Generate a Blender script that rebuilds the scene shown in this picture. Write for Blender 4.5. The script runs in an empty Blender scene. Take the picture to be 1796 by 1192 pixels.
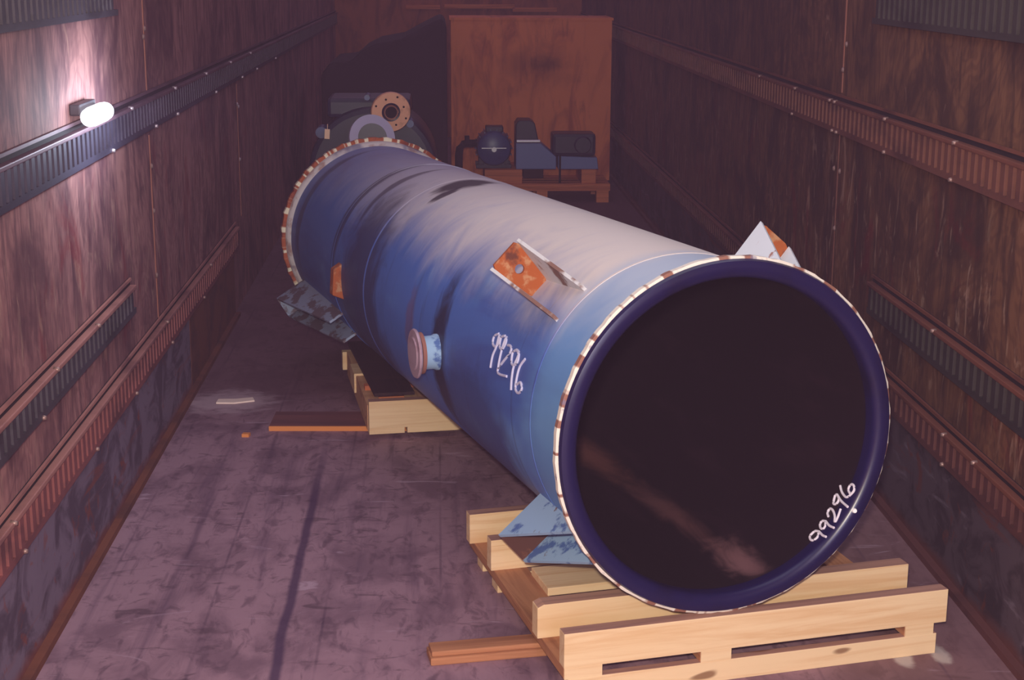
import bpy, bmesh, math, random
from mathutils import Vector, Matrix
random.seed(7)
S = bpy.context.scene
COL = S.collection
PI = math.pi

# ------------------------------------------------------------ camera, world, lights, exposure
cam_d = bpy.data.cameras.new('camera'); cam_o = bpy.data.objects.new('camera', cam_d); COL.objects.link(cam_o)
cr = Vector((0.9988922, -0.0469059, 0.0037659)); cu = Vector((0.0074302, 0.2362424, 0.9716657)); cf = Vector((0.0464665, 0.9705614, -0.2363292))
m = Matrix((cr, cu, -cf)).transposed().to_4x4(); m.translation = Vector((0, 0, 1.6803))
cam_o.matrix_world = m
cam_d.sensor_width = 36; cam_d.lens = 2692.2 / 1796 * 36; cam_d.clip_start = 0.05; cam_d.clip_end = 60
S.camera = cam_o

W = bpy.data.worlds.new('world'); S.world = W; W.use_nodes = True
bg = W.node_tree.nodes['Background']; bg.inputs[0].default_value = (0.62, 0.42, 0.64, 1); bg.inputs[1].default_value = 0.36

def light(name, kind, loc, energy, color, size=0.1, target=None, size_y=None, spread=None):
    d = bpy.data.lights.new(name, kind); o = bpy.data.objects.new(name, d); COL.objects.link(o)
    o.location = loc; d.energy = energy; d.color = color
    if kind == 'AREA':
        d.size = size
        if size_y: d.shape = 'RECTANGLE'; d.size_y = size_y
        if spread: d.spread = spread
    else: d.shadow_soft_size = size
    if target is not None:
        o.rotation_euler = (Vector(target) - Vector(loc)).to_track_quat('-Z', 'Y').to_euler()
    return o
light('camera_flash', 'POINT', (-0.04, -0.02, 1.80), 500, (1.0, 0.86, 0.73), 0.035)
light('overhead_fill', 'AREA', (0.6, 3.6, 2.42), 13, (0.86, 0.90, 1.0), 1.4, target=(0.6, 3.6, 0), size_y=3.0)  # added overhead fill for barrel top and floor; no roof opening is seen
light('left_wall_fill', 'AREA', (0.9, -1.2, 1.9), 40, (0.62, 0.6, 1.0), 1.2, target=(-0.6, 5, 0.8), size_y=1.4)  # added fill behind the camera to brighten the left wall; source unseen

V = S.view_settings
V.view_transform = 'Standard'; V.look = 'None'; V.gamma = 1; V.exposure = 0.0; V.use_curve_mapping = False

# ------------------------------------------------------------ materials
def srgb(r, g, b):
    f = lambda c: c / 12.92 if c <= 0.04045 else ((c + 0.055) / 1.055) ** 2.4
    return (f(r / 255), f(g / 255), f(b / 255), 1)

class MT:
    def __init__(s, name, base, rough=0.7, metal=0.0, spec=0.3):
        s.m = bpy.data.materials.new(name); s.m.use_nodes = True; s.t = s.m.node_tree; s.n = s.t.nodes
        s.b = s.n['Principled BSDF']; s.b.inputs['Roughness'].default_value = rough; s.b.inputs['Metallic'].default_value = metal
        s.b.inputs['Specular IOR Level'].default_value = spec
        s.tc = s.n.new('ShaderNodeTexCoord'); s.sep = s.n.new('ShaderNodeSeparateXYZ'); s.t.links.new(s.tc.outputs['Object'], s.sep.inputs[0])
        rgb = s.n.new('ShaderNodeRGB'); rgb.outputs[0].default_value = base; s.c = rgb.outputs[0]
        s.t.links.new(s.c, s.b.inputs['Base Color'])
    def lk(s, a, b): s.t.links.new(a, b)
    def noise(s, scale, detail=4, dist=0.0, rough=0.6, off=(0, 0, 0)):
        mp = s.n.new('ShaderNodeMapping'); mp.inputs['Scale'].default_value = scale if hasattr(scale, '__len__') else (scale,) * 3
        mp.inputs['Location'].default_value = off
        s.lk(s.tc.outputs['Object'], mp.inputs[0]); t = s.n.new('ShaderNodeTexNoise'); s.lk(mp.outputs[0], t.inputs['Vector'])
        t.inputs['Scale'].default_value = 1; t.inputs['Detail'].default_value = detail; t.inputs['Distortion'].default_value = dist; t.inputs['Roughness'].default_value = rough
        return t.outputs['Fac']
    def wave(s, scale, dist=3, detail=3, axis='X', dscale=1.0):
        mp = s.n.new('ShaderNodeMapping'); mp.inputs['Scale'].default_value = scale
        s.lk(s.tc.outputs['Object'], mp.inputs[0]); t = s.n.new('ShaderNodeTexWave'); s.lk(mp.outputs[0], t.inputs['Vector'])
        t.bands_direction = axis; t.inputs['Scale'].default_value = 1; t.inputs['Distortion'].default_value = dist
        t.inputs['Detail'].default_value = detail; t.inputs['Detail Scale'].default_value = dscale
        return t.outputs['Fac']
    def rng(s, v, lo, hi, smooth=True):
        r = s.n.new('ShaderNodeMapRange'); s.lk(v, r.inputs[0]); r.inputs[1].default_value = lo; r.inputs[2].default_value = hi
        r.interpolation_type = 'SMOOTHSTEP' if smooth else 'LINEAR'; return r.outputs[0]
    def mth(s, op, a, b=None, c=None):
        n = s.n.new('ShaderNodeMath'); n.operation = op
        for i, x in enumerate((a, b, c)):
            if x is None: continue
            if isinstance(x, (int, float)): n.inputs[i].default_value = x
            else: s.lk(x, n.inputs[i])
        return n.outputs[0]
    def mix(s, fac, color, amount=1.0):
        n = s.n.new('ShaderNodeMix'); n.data_type = 'RGBA'
        if isinstance(fac, (int, float)): n.inputs[0].default_value = fac
        else: s.lk(s.mth('MULTIPLY', fac, amount), n.inputs[0])
        s.lk(s.c, n.inputs[6]); 
        n.inputs[7].default_value = color
        s.c = n.outputs[2]; s.lk(s.c, s.b.inputs['Base Color']); return s
    def bump(s, v, strength=0.3, dist=0.01):
        b = s.n.new('ShaderNodeBump'); b.inputs['Strength'].default_value = strength; b.inputs['Distance'].default_value = dist
        s.lk(v, b.inputs['Height']); s.lk(b.outputs[0], s.b.inputs['Normal']); return s

def wood(name, a, b, c, grain=(1.2, 26, 26), knots=True, rough=0.75):
    w = MT(name, a, rough, 0, 0.25)
    g = w.noise(grain, 5, 1.2); w.mix(w.rng(g, 0.42, 0.7), b, 0.75)
    w.mix(w.rng(w.noise((0.9, 5, 5), 3, 0.5), 0.5, 0.75), c, 0.55)
    if knots: w.mix(w.rng(w.noise((4.5, 14, 14), 1, 0.0), 0.72, 0.77), srgb(120, 75, 45), 0.8)
    w.bump(g, 0.15, 0.004); return w.m

M = {}
M['pine'] = wood('pale_pine', srgb(238, 208, 166), srgb(218, 174, 126), srgb(228, 192, 142))
M['pine_long'] = wood('pale_pine_lengthwise', srgb(226, 180, 138), srgb(196, 140, 98), srgb(170, 112, 76), grain=(26, 1.2, 26))
M['pine_top'] = wood('darker_upper_face_of_pine', srgb(176, 134, 118), srgb(132, 98, 94), srgb(206, 160, 130))  # darker, browner pine for faces that point up
M['brown_wood'] = wood('brown_weathered_wood', srgb(186, 128, 92), srgb(130, 80, 56), srgb(150, 100, 72), knots=False)
M['brown_long'] = wood('brown_weathered_runner', srgb(190, 134, 96), srgb(136, 84, 58), srgb(112, 68, 48), grain=(26, 1.2, 26), knots=False)
M['old_wood'] = wood('orange_old_wood', srgb(216, 128, 84), srgb(160, 84, 54), srgb(190, 104, 66), knots=False)
M['dark_wood'] = wood('dark_soiled_wood', srgb(54, 34, 34), srgb(34, 22, 26), srgb(80, 50, 44), grain=(26, 1.2, 26), knots=False)

# barrel paint: blue with dusty cream plus painted overhead sheen on the upward side, streaks and dark smears (object frame: y along the axis, z up)
def vessel_paint(name, base, dust_sheen=True, streak=True):
    p = MT(name, base, 0.5, 0, 0.35)
    p.mix(p.rng(p.noise((5, 1.1, 5), 5, 0.6), 0.45, 0.72), srgb(58, 72, 150), 0.6)
    p.mix(p.rng(p.noise((3, 2, 3), 3, 0.3, off=(3, 1, 7)), 0.55, 0.75), srgb(116, 170, 224), 0.5)
    # vertical run streaks, stronger low down
    if streak: p.mix(p.rng(p.noise((1.2, 16, 1.2), 4, 0.8), 0.58, 0.8), srgb(40, 46, 90), 0.7)
    if dust_sheen:
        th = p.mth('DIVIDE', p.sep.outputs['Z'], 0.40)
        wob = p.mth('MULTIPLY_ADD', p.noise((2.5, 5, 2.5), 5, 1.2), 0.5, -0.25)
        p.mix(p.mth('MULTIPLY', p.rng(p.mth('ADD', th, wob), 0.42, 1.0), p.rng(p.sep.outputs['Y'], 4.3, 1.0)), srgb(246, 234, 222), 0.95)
    # scuffs of bare rust
    p.mix(p.rng(p.noise((9, 5, 9), 4, 0.4, off=(5, 5, 5)), 0.71, 0.76), srgb(120, 62, 44), 0.8)
    return p
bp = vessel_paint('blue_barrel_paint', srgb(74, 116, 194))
def spot(p, c, rad, color, amount, stretch=(1, 1, 1), nscale=(14, 14, 14), nam=0.6, edge=0.6):
    "an irregular smear of its own colour around the point c of the object's frame"
    v = p.n.new('ShaderNodeVectorMath'); v.operation = 'SUBTRACT'; p.lk(p.tc.outputs['Object'], v.inputs[0]); v.inputs[1].default_value = c
    v2 = p.n.new('ShaderNodeVectorMath'); v2.operation = 'MULTIPLY'; p.lk(v.outputs[0], v2.inputs[0]); v2.inputs[1].default_value = stretch
    l = p.n.new('ShaderNodeVectorMath'); l.operation = 'LENGTH'; p.lk(v2.outputs[0], l.inputs[0])
    d = p.mth('DIVIDE', l.outputs['Value'], rad)
    d = p.mth('ADD', d, p.mth('MULTIPLY_ADD', p.noise(nscale, 4, 0.8), nam * 2, -nam))
    p.mix(p.rng(d, 1.25, edge), color, amount)
def cylp(s, r, deg): return (r * math.cos(math.radians(deg)), s, r * math.sin(math.radians(deg)))
spot(bp, cylp(1.97, 0.4, 98), 0.10, srgb(34, 24, 36), 0.95, (0.9, 1.0, 1), (10, 26, 10))
spot(bp, cylp(1.90, 0.4, 112), 0.05, srgb(40, 28, 44), 0.9, (0.7, 1.4, 1), (10, 26, 10))
spot(bp, cylp(2.42, 0.4, 120), 0.10, srgb(44, 36, 60), 0.7, (0.5, 3, 0.5), (6, 26, 6))
spot(bp, cylp(2.62, 0.4, 140), 0.12, srgb(40, 34, 56), 0.7, (0.4, 3, 0.4), (6, 26, 6))
spot(bp, cylp(3.35, 0.4, 145), 0.13, srgb(40, 34, 60), 0.6, (0.4, 3, 0.4), (6, 26, 6))
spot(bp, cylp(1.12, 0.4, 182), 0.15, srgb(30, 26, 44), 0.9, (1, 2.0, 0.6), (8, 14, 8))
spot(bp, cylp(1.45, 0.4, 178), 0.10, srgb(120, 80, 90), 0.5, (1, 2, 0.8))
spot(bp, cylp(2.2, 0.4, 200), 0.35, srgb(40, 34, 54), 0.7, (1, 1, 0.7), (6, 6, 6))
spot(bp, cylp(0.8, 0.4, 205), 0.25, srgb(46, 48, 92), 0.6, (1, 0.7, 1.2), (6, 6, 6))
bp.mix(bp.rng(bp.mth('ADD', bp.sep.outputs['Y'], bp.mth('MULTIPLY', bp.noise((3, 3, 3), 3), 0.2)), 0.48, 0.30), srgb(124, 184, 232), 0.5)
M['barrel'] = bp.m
# painted number colour
M['chalk'] = MT('white_paint_marker', srgb(206, 206, 232), 0.8).m
M['chalk_dark'] = MT('white_marker_inside', srgb(236, 228, 240), 0.8).m
M['spec'] = MT('painted_flash_glint', srgb(255, 255, 255), 0.5).m  # plain white for the painted glint on the lip

def angle_noise(p, k, seed):
    "noise that runs round the axis in blocks"
    a = p.mth('ARCTAN2', p.sep.outputs['Z'], p.sep.outputs['X'])
    cx = p.n.new('ShaderNodeCombineXYZ'); p.lk(p.mth('MULTIPLY', a, k), cx.inputs[0]); cx.inputs[1].default_value = seed
    t = p.n.new('ShaderNodeTexNoise'); p.lk(cx.outputs[0], t.inputs['Vector']); t.inputs['Scale'].default_value = 1; t.inputs['Detail'].default_value = 2
    return t.outputs['Fac']
r_ = MT('white_and_rust_flange_edge', srgb(236, 228, 214), 0.7)
r_.mix(r_.rng(angle_noise(r_, 9, 3.0), 0.52, 0.57), srgb(134, 72, 50), 0.9)
r_.mix(r_.rng(r_.noise((30, 30, 30), 3), 0.6, 0.72), srgb(120, 120, 150), 0.6)
M['rim_near'] = r_.m
r_ = MT('rusty_flange_edge_with_white_patches', srgb(176, 92, 56), 0.8)
r_.mix(r_.rng(r_.noise((14, 14, 14), 4), 0.45, 0.65), srgb(120, 54, 40), 0.8)
r_.mix(r_.rng(angle_noise(r_, 10, 9.0), 0.50, 0.55), srgb(240, 232, 206), 0.95)
M['rim_far'] = r_.m
r_ = MT('chipped_weld_primer', srgb(214, 206, 206), 0.8)
r_.mix(r_.rng(r_.noise((10, 20, 10), 4), 0.48, 0.62), srgb(150, 96, 78), 0.7)
r_.mix(r_.rng(r_.noise((7, 7, 7), 3), 0.55, 0.7), srgb(96, 100, 140), 0.7)
M['weld'] = r_.m
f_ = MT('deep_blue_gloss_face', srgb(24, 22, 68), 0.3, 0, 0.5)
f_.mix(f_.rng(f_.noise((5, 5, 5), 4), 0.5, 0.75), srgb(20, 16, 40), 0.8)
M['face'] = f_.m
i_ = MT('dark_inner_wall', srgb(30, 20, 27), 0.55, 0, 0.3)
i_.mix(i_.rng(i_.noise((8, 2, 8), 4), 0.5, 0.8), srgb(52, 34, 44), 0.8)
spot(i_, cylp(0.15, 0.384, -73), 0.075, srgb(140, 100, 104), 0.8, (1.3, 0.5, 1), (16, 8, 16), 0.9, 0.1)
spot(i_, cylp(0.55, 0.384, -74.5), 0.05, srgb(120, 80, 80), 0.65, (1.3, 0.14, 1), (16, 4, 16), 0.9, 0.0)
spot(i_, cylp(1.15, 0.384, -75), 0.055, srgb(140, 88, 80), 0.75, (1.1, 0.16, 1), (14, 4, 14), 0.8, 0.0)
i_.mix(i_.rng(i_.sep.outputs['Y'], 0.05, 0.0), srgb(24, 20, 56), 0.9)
M['inner'] = i_.m
M['seam'] = vessel_paint('blue_weld_bead', srgb(86, 120, 200), dust_sheen=True, streak=False).m

g_ = MT('pale_blue_chipped_paint', srgb(156, 190, 222), 0.7)
g_.mix(g_.rng(g_.noise((18, 18, 18), 4), 0.52, 0.62), srgb(70, 104, 170), 0.9)
g_.mix(g_.rng(g_.noise((14, 14, 14), 4, off=(4, 0, 2)), 0.64, 0.7), srgb(110, 60, 46), 0.9)
M['lug_blue'] = g_.m
g_ = MT('white_primer_with_rust', srgb(226, 232, 238), 0.7)
g_.mix(g_.rng(g_.noise((13, 13, 13), 4), 0.57, 0.64), srgb(160, 84, 50), 0.85)
M['lug_white'] = g_.m
g_ = MT('orange_rust_plate', srgb(176, 92, 46), 0.85)
g_.mix(g_.rng(g_.noise((20, 20, 20), 4), 0.5, 0.62), srgb(196, 150, 110), 0.8)
g_.mix(g_.rng(g_.noise((12, 12, 12), 4, off=(1, 2, 3)), 0.56, 0.68), srgb(86, 50, 44), 0.85)
M['rust'] = g_.m
g_ = MT('brown_rust_plate', srgb(88, 56, 48), 0.85)
g_.mix(g_.rng(g_.noise((16, 16, 16), 4), 0.55, 0.7), srgb(150, 96, 66), 0.8)
M['rust_dark'] = g_.m
g_ = MT('white_edged_rusty_cheek', srgb(214, 216, 218), 0.7)
g_.mix(g_.rng(g_.noise((9, 9, 9), 4), 0.46, 0.56), srgb(120, 74, 56), 0.9)
M['lug_rusty'] = g_.m
g_ = MT('dull_grey_brown_chipped_cheek', srgb(156, 172, 200), 0.75)
g_.mix(g_.rng(g_.noise((14, 7, 14), 4), 0.48, 0.56), srgb(100, 72, 68), 0.8)
M['lug_dull'] = g_.m
M['hole'] = MT('shadow_black', srgb(20, 14, 20), 0.9).m

# plywood wall panel
def ply(name, a, b, c, red, side):
    w = MT(name, a, 0.7, 0, 0.2)
    big = w.noise((1, 1.1, 0.7), 4, 2.5, off=(0, side, 1))
    w.mix(w.rng(w.mth('SINE', w.mth('MULTIPLY', big, 85)), -0.6, 1.0), c, 0.45)
    w.mix(w.rng(w.noise((1, 2.0, 1.5), 5, 1.4, off=(0, side, 3)), 0.42, 0.66), b, 0.8)
    w.mix(w.rng(w.noise((1, 13, 3.2), 6, 1.2, off=(0, 0, side)), 0.45, 0.66), b, 0.6)
    w.mix(w.rng(w.noise((1, 34, 5), 4, 0.8), 0.52, 0.7), b, 0.4)
    # red and pale smears at knee to chest height
    band = w.mth('MULTIPLY', w.rng(w.sep.outputs['Z'], 1.2, 0.9), w.rng(w.sep.outputs['Z'], 0.35, 0.6))
    w.mix(w.mth('MULTIPLY', band, w.rng(w.noise((1, 4, 2.4), 5, 1.0, off=(0, 5, side)), 0.54, 0.68)), red, 0.5)
    w.mix(w.mth('MULTIPLY', band, w.rng(w.noise((1, 18, 6), 5, 1.0, off=(0, 9, side)), 0.56, 0.70)), srgb(206, 170, 146), 0.35)
    w.mix(w.rng(w.noise((1, 7, 4), 5, 1.6, off=(0, 2, side + 2)), 0.62, 0.74), srgb(200, 160, 140), 0.35)
    w.bump(w.noise((1, 30, 6), 4), 0.2, 0.005); return w.m
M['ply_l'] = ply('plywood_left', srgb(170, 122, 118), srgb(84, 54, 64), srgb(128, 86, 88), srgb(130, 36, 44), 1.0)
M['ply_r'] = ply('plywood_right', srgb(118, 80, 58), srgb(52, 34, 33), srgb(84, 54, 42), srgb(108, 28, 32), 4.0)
w = MT('plywood_far', srgb(168, 96, 66), 0.8); w.mix(w.rng(w.noise((6, 1, 2), 4, 1), 0.4, 0.7), srgb(110, 60, 46), 0.8); M['ply_far'] = w.m
# steel kick plate low on the walls
def kick(name, a, b, rust):
    k = MT(name, a, 0.6, 0.1, 0.3)
    k.mix(k.rng(k.noise((1, 5, 7), 6, 1.0), 0.42, 0.6), b, 0.9)
    k.mix(k.rng(k.noise((1, 2.5, 12), 5, 1.4, off=(0, 7, 1)), 0.58, 0.7), srgb(136, 124, 140), 0.5)
    k.mix(k.rng(k.noise((1, 9, 9), 5, 1.0, off=(0, 1, 8)), 0.58, 0.68), rust, 0.8)
    k.mix(k.rng(k.noise((1, 1.6, 14), 4, 0.8, off=(0, 3, 3)), 0.58, 0.72), rust, 0.7)
    k.mix(k.rng(k.mth('ADD', k.sep.outputs['Z'], k.mth('MULTIPLY', k.noise((1, 5, 5), 3), 0.08)), 0.10, 0.05), rust, 0.8)
    return k.m
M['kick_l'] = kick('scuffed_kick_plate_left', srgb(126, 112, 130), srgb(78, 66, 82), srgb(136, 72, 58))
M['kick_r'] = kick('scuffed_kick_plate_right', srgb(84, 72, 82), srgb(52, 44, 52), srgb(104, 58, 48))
k = MT('rust_brown_plate', srgb(120, 70, 52), 0.8); k.mix(k.rng(k.noise((1, 4, 6), 4), 0.4, 0.7), srgb(76, 46, 44), 0.8); M['kick_far'] = k.m
# floor: worn purple-brown boards running the length of the trailer
f = MT('worn_trailer_floor', srgb(160, 126, 140), 0.65, 0, 0.3)
f.mix(f.rng(f.noise((5, 3.2, 1), 6, 0.6), 0.42, 0.66), srgb(112, 84, 100), 0.75)
f.mix(f.rng(f.noise((14, 0.9, 1), 4, 0.4, off=(2, 2, 0)), 0.5, 0.75), srgb(94, 70, 92), 0.7)
f.mix(f.rng(f.noise((9, 20, 1), 5, 1.2, off=(5, 1, 0)), 0.56, 0.72), srgb(74, 54, 66), 0.6)
f.mix(f.rng(f.noise((22, 10, 1), 6, 0.8, off=(1, 9, 0)), 0.5, 0.68), srgb(92, 68, 84), 0.6)
f.mix(f.rng(f.mth('ADD', f.sep.outputs['X'], f.mth('MULTIPLY', f.noise((2, 2, 1), 4), 0.5)), 1.0, 1.4), srgb(110, 78, 76), 0.7)
f.mix(f.rng(f.noise((3, 11, 1), 5, 1.5, off=(8, 4, 0)), 0.63, 0.72), srgb(196, 170, 188), 0.5)
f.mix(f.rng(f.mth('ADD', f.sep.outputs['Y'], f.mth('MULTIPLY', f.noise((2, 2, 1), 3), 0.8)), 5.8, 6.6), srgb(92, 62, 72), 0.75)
px = f.mth('MODULO', f.mth('ADD', f.sep.outputs['X'], 3.0 + 0.415 + 0.155), 0.31)
line = f.rng(f.mth('ABSOLUTE', f.mth('SUBTRACT', px, 0.155)), 0.006, 0.001)
f.mix(f.mth('MULTIPLY', line, f.rng(f.noise((4, 1.5, 1), 3), 0.4, 0.7)), srgb(66, 46, 70), 0.6)
gx = f.mth('ADD', f.sep.outputs['X'], f.mth('MULTIPLY_ADD', f.noise((1, 2.5, 1), 4), 0.03, 0.40))
f.mix(f.mth('MULTIPLY', f.rng(f.mth('ABSOLUTE', gx), 0.02, 0.006), f.rng(f.sep.outputs['Y'], 5.6, 4.6)), srgb(66, 46, 78), 0.85)
spot(f, (-0.83, 5.9, 0), 0.16, srgb(214, 190, 200), 0.5, (0.9, 1.0, 1), (8, 14, 8), 0.7)
spot(f, (1.15, 3.50, 0), 0.04, srgb(206, 196, 190), 0.7, (1.6, 0.7, 1), (20, 20, 8), 0.5)
spot(f, (1.25, 3.52, 0), 0.04, srgb(206, 196, 190), 0.7, (1.6, 0.7, 1), (20, 20, 8), 0.5)
f.bump(f.noise((30, 6, 1), 4), 0.15, 0.004)
M['floor'] = f.m

def rail_mat(name, a, b, rough=0.5):
    w = MT(name, a, rough, 0.2, 0.4); w.mix(w.rng(w.noise((1, 3, 9), 4, 0.4), 0.45, 0.7), b, 0.8); return w.m
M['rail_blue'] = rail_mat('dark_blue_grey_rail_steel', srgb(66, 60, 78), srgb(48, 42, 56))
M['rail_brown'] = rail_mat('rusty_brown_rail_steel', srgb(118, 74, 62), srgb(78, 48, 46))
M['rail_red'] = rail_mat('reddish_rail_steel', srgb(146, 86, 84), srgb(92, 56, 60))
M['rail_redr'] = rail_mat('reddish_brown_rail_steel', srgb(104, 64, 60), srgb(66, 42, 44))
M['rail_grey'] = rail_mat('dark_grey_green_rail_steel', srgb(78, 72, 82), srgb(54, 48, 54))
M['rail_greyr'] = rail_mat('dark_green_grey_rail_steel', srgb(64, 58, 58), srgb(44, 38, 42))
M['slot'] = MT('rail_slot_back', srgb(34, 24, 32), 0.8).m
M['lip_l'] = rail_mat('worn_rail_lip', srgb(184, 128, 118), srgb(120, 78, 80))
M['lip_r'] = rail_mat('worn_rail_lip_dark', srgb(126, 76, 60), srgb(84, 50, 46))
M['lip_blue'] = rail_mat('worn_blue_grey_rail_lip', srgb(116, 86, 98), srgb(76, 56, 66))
M['bolt'] = MT('bright_bolt_head', srgb(214, 200, 206), 0.35, 0.6, 0.5).m
M['bolt_r'] = MT('dull_bolt_head', srgb(160, 130, 122), 0.45, 0.5, 0.5).m
M['strip'] = MT('joint_strip', srgb(150, 96, 80), 0.6, 0.1).m

c_ = MT('crate_plywood', srgb(232, 132, 82), 0.75)
c_.mix(c_.rng(c_.noise((5, 1, 1.6), 5, 1.4), 0.42, 0.7), srgb(168, 82, 58), 0.8)
c_.mix(c_.rng(c_.noise((16, 1, 3), 4, 0.6, off=(2, 0, 0)), 0.55, 0.75), srgb(140, 68, 52), 0.5)
spot(c_, (0.05, -0.01, 0.93), 0.26, srgb(112, 54, 46), 0.6, (0.8, 1, 1.2), (5, 1, 4), 0.9, -0.2)
spot(c_, (0.10, -0.01, 0.96), 0.11, srgb(84, 42, 40), 0.6, (0.8, 1, 1.4), (8, 1, 8), 0.9, 0.0)
M['crate'] = c_.m
M['dark'] = MT('near_black_tarpaulin', srgb(38, 26, 34), 0.9).m
b_ = MT('machine_blue_enamel', srgb(52, 72, 128), 0.35, 0, 0.5); b_.mix(b_.rng(b_.noise((8, 8, 8), 3), 0.5, 0.7), srgb(36, 46, 84), 0.8); M['mblue'] = b_.m
M['mblue2'] = MT('machine_grey_blue_enamel', srgb(96, 116, 176), 0.4, 0, 0.5).m
M['mdark'] = MT('machine_dark_enamel', srgb(22, 27, 60), 0.4, 0, 0.4).m
M['mrod'] = MT('bright_steel_shaft', srgb(226, 222, 232), 0.3, 0.4, 0.6).m
br = MT('brass_coloured_flange_steel', srgb(238, 176, 146), 0.45, 0.3, 0.5); br.mix(br.rng(br.noise((14, 14, 14), 4), 0.5, 0.7), srgb(180, 122, 98), 0.8); M['brass'] = br.m
M['greyring'] = MT('bare_grey_ring', srgb(186, 180, 214), 0.5, 0.2, 0.4).m
M['tag'] = MT('manila_tag', srgb(255, 214, 186), 0.8).m
cap = MT('scratched_aluminium_cap', srgb(206, 178, 192), 0.35, 0.35, 0.5); cap.mix(cap.rng(cap.noise((8, 8, 20), 3), 0.5, 0.7), srgb(160, 124, 138), 0.7); M['cap'] = cap.m
M['caprust'] = MT('rusty_gasket_ring', srgb(156, 104, 92), 0.8).m
M['paper'] = MT('crumpled_white_paper', srgb(250, 226, 214), 0.85).m
M['chip'] = MT('orange_wood_chip', srgb(226, 142, 80), 0.85).m

# ------------------------------------------------------------ mesh helpers
class MB:
    def __init__(s): s.bm = bmesh.new()
    def box(s, lo, hi, rot=None, piv=None):
        v = [Vector((x, y, z)) for x in (lo[0], hi[0]) for y in (lo[1], hi[1]) for z in (lo[2], hi[2])]
        if rot is not None:
            piv = Vector(piv) if piv is not None else (Vector(lo) + Vector(hi)) / 2
            v = [rot @ (q - piv) + piv for q in v]
        b = [s.bm.verts.new(q) for q in v]
        for f in ((0, 1, 3, 2), (4, 6, 7, 5), (0, 4, 5, 1), (2, 3, 7, 6), (0, 2, 6, 4), (1, 5, 7, 3)): s.bm.faces.new([b[i] for i in f])
        return s
    def prism(s, poly, d):
        "poly: list of 3D points; extruded by vector d"
        d = Vector(d); a = [s.bm.verts.new(Vector(q)) for q in poly]; b = [s.bm.verts.new(Vector(q) + d) for q in poly]
        n = len(poly); s.bm.faces.new(a); s.bm.faces.new(b[::-1])
        for i in range(n): s.bm.faces.new((a[i], b[i], b[(i + 1) % n], a[(i + 1) % n]))
        return s
    def cyl(s, p0, p1, r0, r1=None, seg=24, caps=True):
        r1 = r0 if r1 is None else r1; p0, p1 = Vector(p0), Vector(p1); ax = (p1 - p0).normalized()
        u = ax.orthogonal().normalized(); w = ax.cross(u)
        A, B = [], []
        for i in range(seg):
            t = 2 * PI * i / seg; o = u * math.cos(t) + w * math.sin(t)
            A.append(s.bm.verts.new(p0 + o * r0)); B.append(s.bm.verts.new(p1 + o * r1))
        for i in range(seg): s.bm.faces.new((A[i], A[(i + 1) % seg], B[(i + 1) % seg], B[i])).smooth = True
        if caps: s.bm.faces.new(A[::-1]); s.bm.faces.new(B)
        return s
    def lathe(s, prof, seg=96, axis='Y', c=(0, 0, 0), closed=False):
        "prof: (axial, radius) pairs"
        rings = []
        c = Vector(c)
        for a, r in prof:
            ring = []
            for i in range(seg):
                t = 2 * PI * i / seg; x, z = r * math.cos(t), r * math.sin(t)
                q = Vector((x, a, z)) if axis == 'Y' else (Vector((a, x, z)) if axis == 'X' else Vector((x, z, a)))
                ring.append(s.bm.verts.new(q + c))
            rings.append(ring)
        if closed: rings.append(rings[0])
        for A, B in zip(rings, rings[1:]):
            for i in range(seg): s.bm.faces.new((A[i], A[(i + 1) % seg], B[(i + 1) % seg], B[i])).smooth = True
        return s
    def tube(s, pts, r, seg=8, up=None):
        pts = [Vector(p) for p in pts]; rings = []
        for i, p in enumerate(pts):
            t = (pts[min(i + 1, len(pts) - 1)] - pts[max(i - 1, 0)]).normalized()
            u = t.orthogonal().normalized() if up is None else (Vector(up) - t * t.dot(Vector(up))).normalized(); w = t.cross(u)
            rings.append([s.bm.verts.new(p + (u * math.cos(2 * PI * k / seg) + w * math.sin(2 * PI * k / seg)) * r) for k in range(seg)])
        for A, B in zip(rings, rings[1:]):
            for k in range(seg): s.bm.faces.new((A[k], A[(k + 1) % seg], B[(k + 1) % seg], B[k])).smooth = True
        s.bm.faces.new(rings[0][::-1]); s.bm.faces.new(rings[-1]); return s
    def build(s, name, mat, parent=None, bevel=0.0, jit=0.0, top=None):
        if jit:
            for v in s.bm.verts: v.co += Vector([random.uniform(-jit, jit) for _ in range(3)])
        bmesh.ops.recalc_face_normals(s.bm, faces=s.bm.faces)
        if bevel: bmesh.ops.bevel(s.bm, geom=[e for e in s.bm.edges if e.calc_face_angle(0) > 0.6], offset=bevel, segments=2, affect='EDGES', profile=0.6)
        for e_ in s.bm.edges:
            if len(e_.link_faces) == 2 and e_.calc_face_angle(0) > 0.6: e_.smooth = False
        me = bpy.data.meshes.new(name); s.bm.to_mesh(me); s.bm.free(); me.materials.append(mat)
        if top is not None:
            me.materials.append(top)
            for pl_ in me.polygons:
                if pl_.normal.z > 0.9: pl_.material_index = 1
        o = bpy.data.objects.new(name, me); COL.objects.link(o)
        if parent is not None: o.parent = parent
        return o
def tag(o, label=None, cat=None, group=None, kind=None):
    for k, v in (('label', label), ('category', cat), ('group', group), ('kind', kind)):
        if v: o[k] = v
    return o
def thing(name, label, cat, loc=(0, 0, 0), rz=0.0, group=None):
    o = bpy.data.objects.new(name, None); COL.objects.link(o); o.location = loc; o.rotation_euler = (0, 0, rz); o.empty_display_size = 0.1
    return tag(o, label, cat, group)
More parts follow.
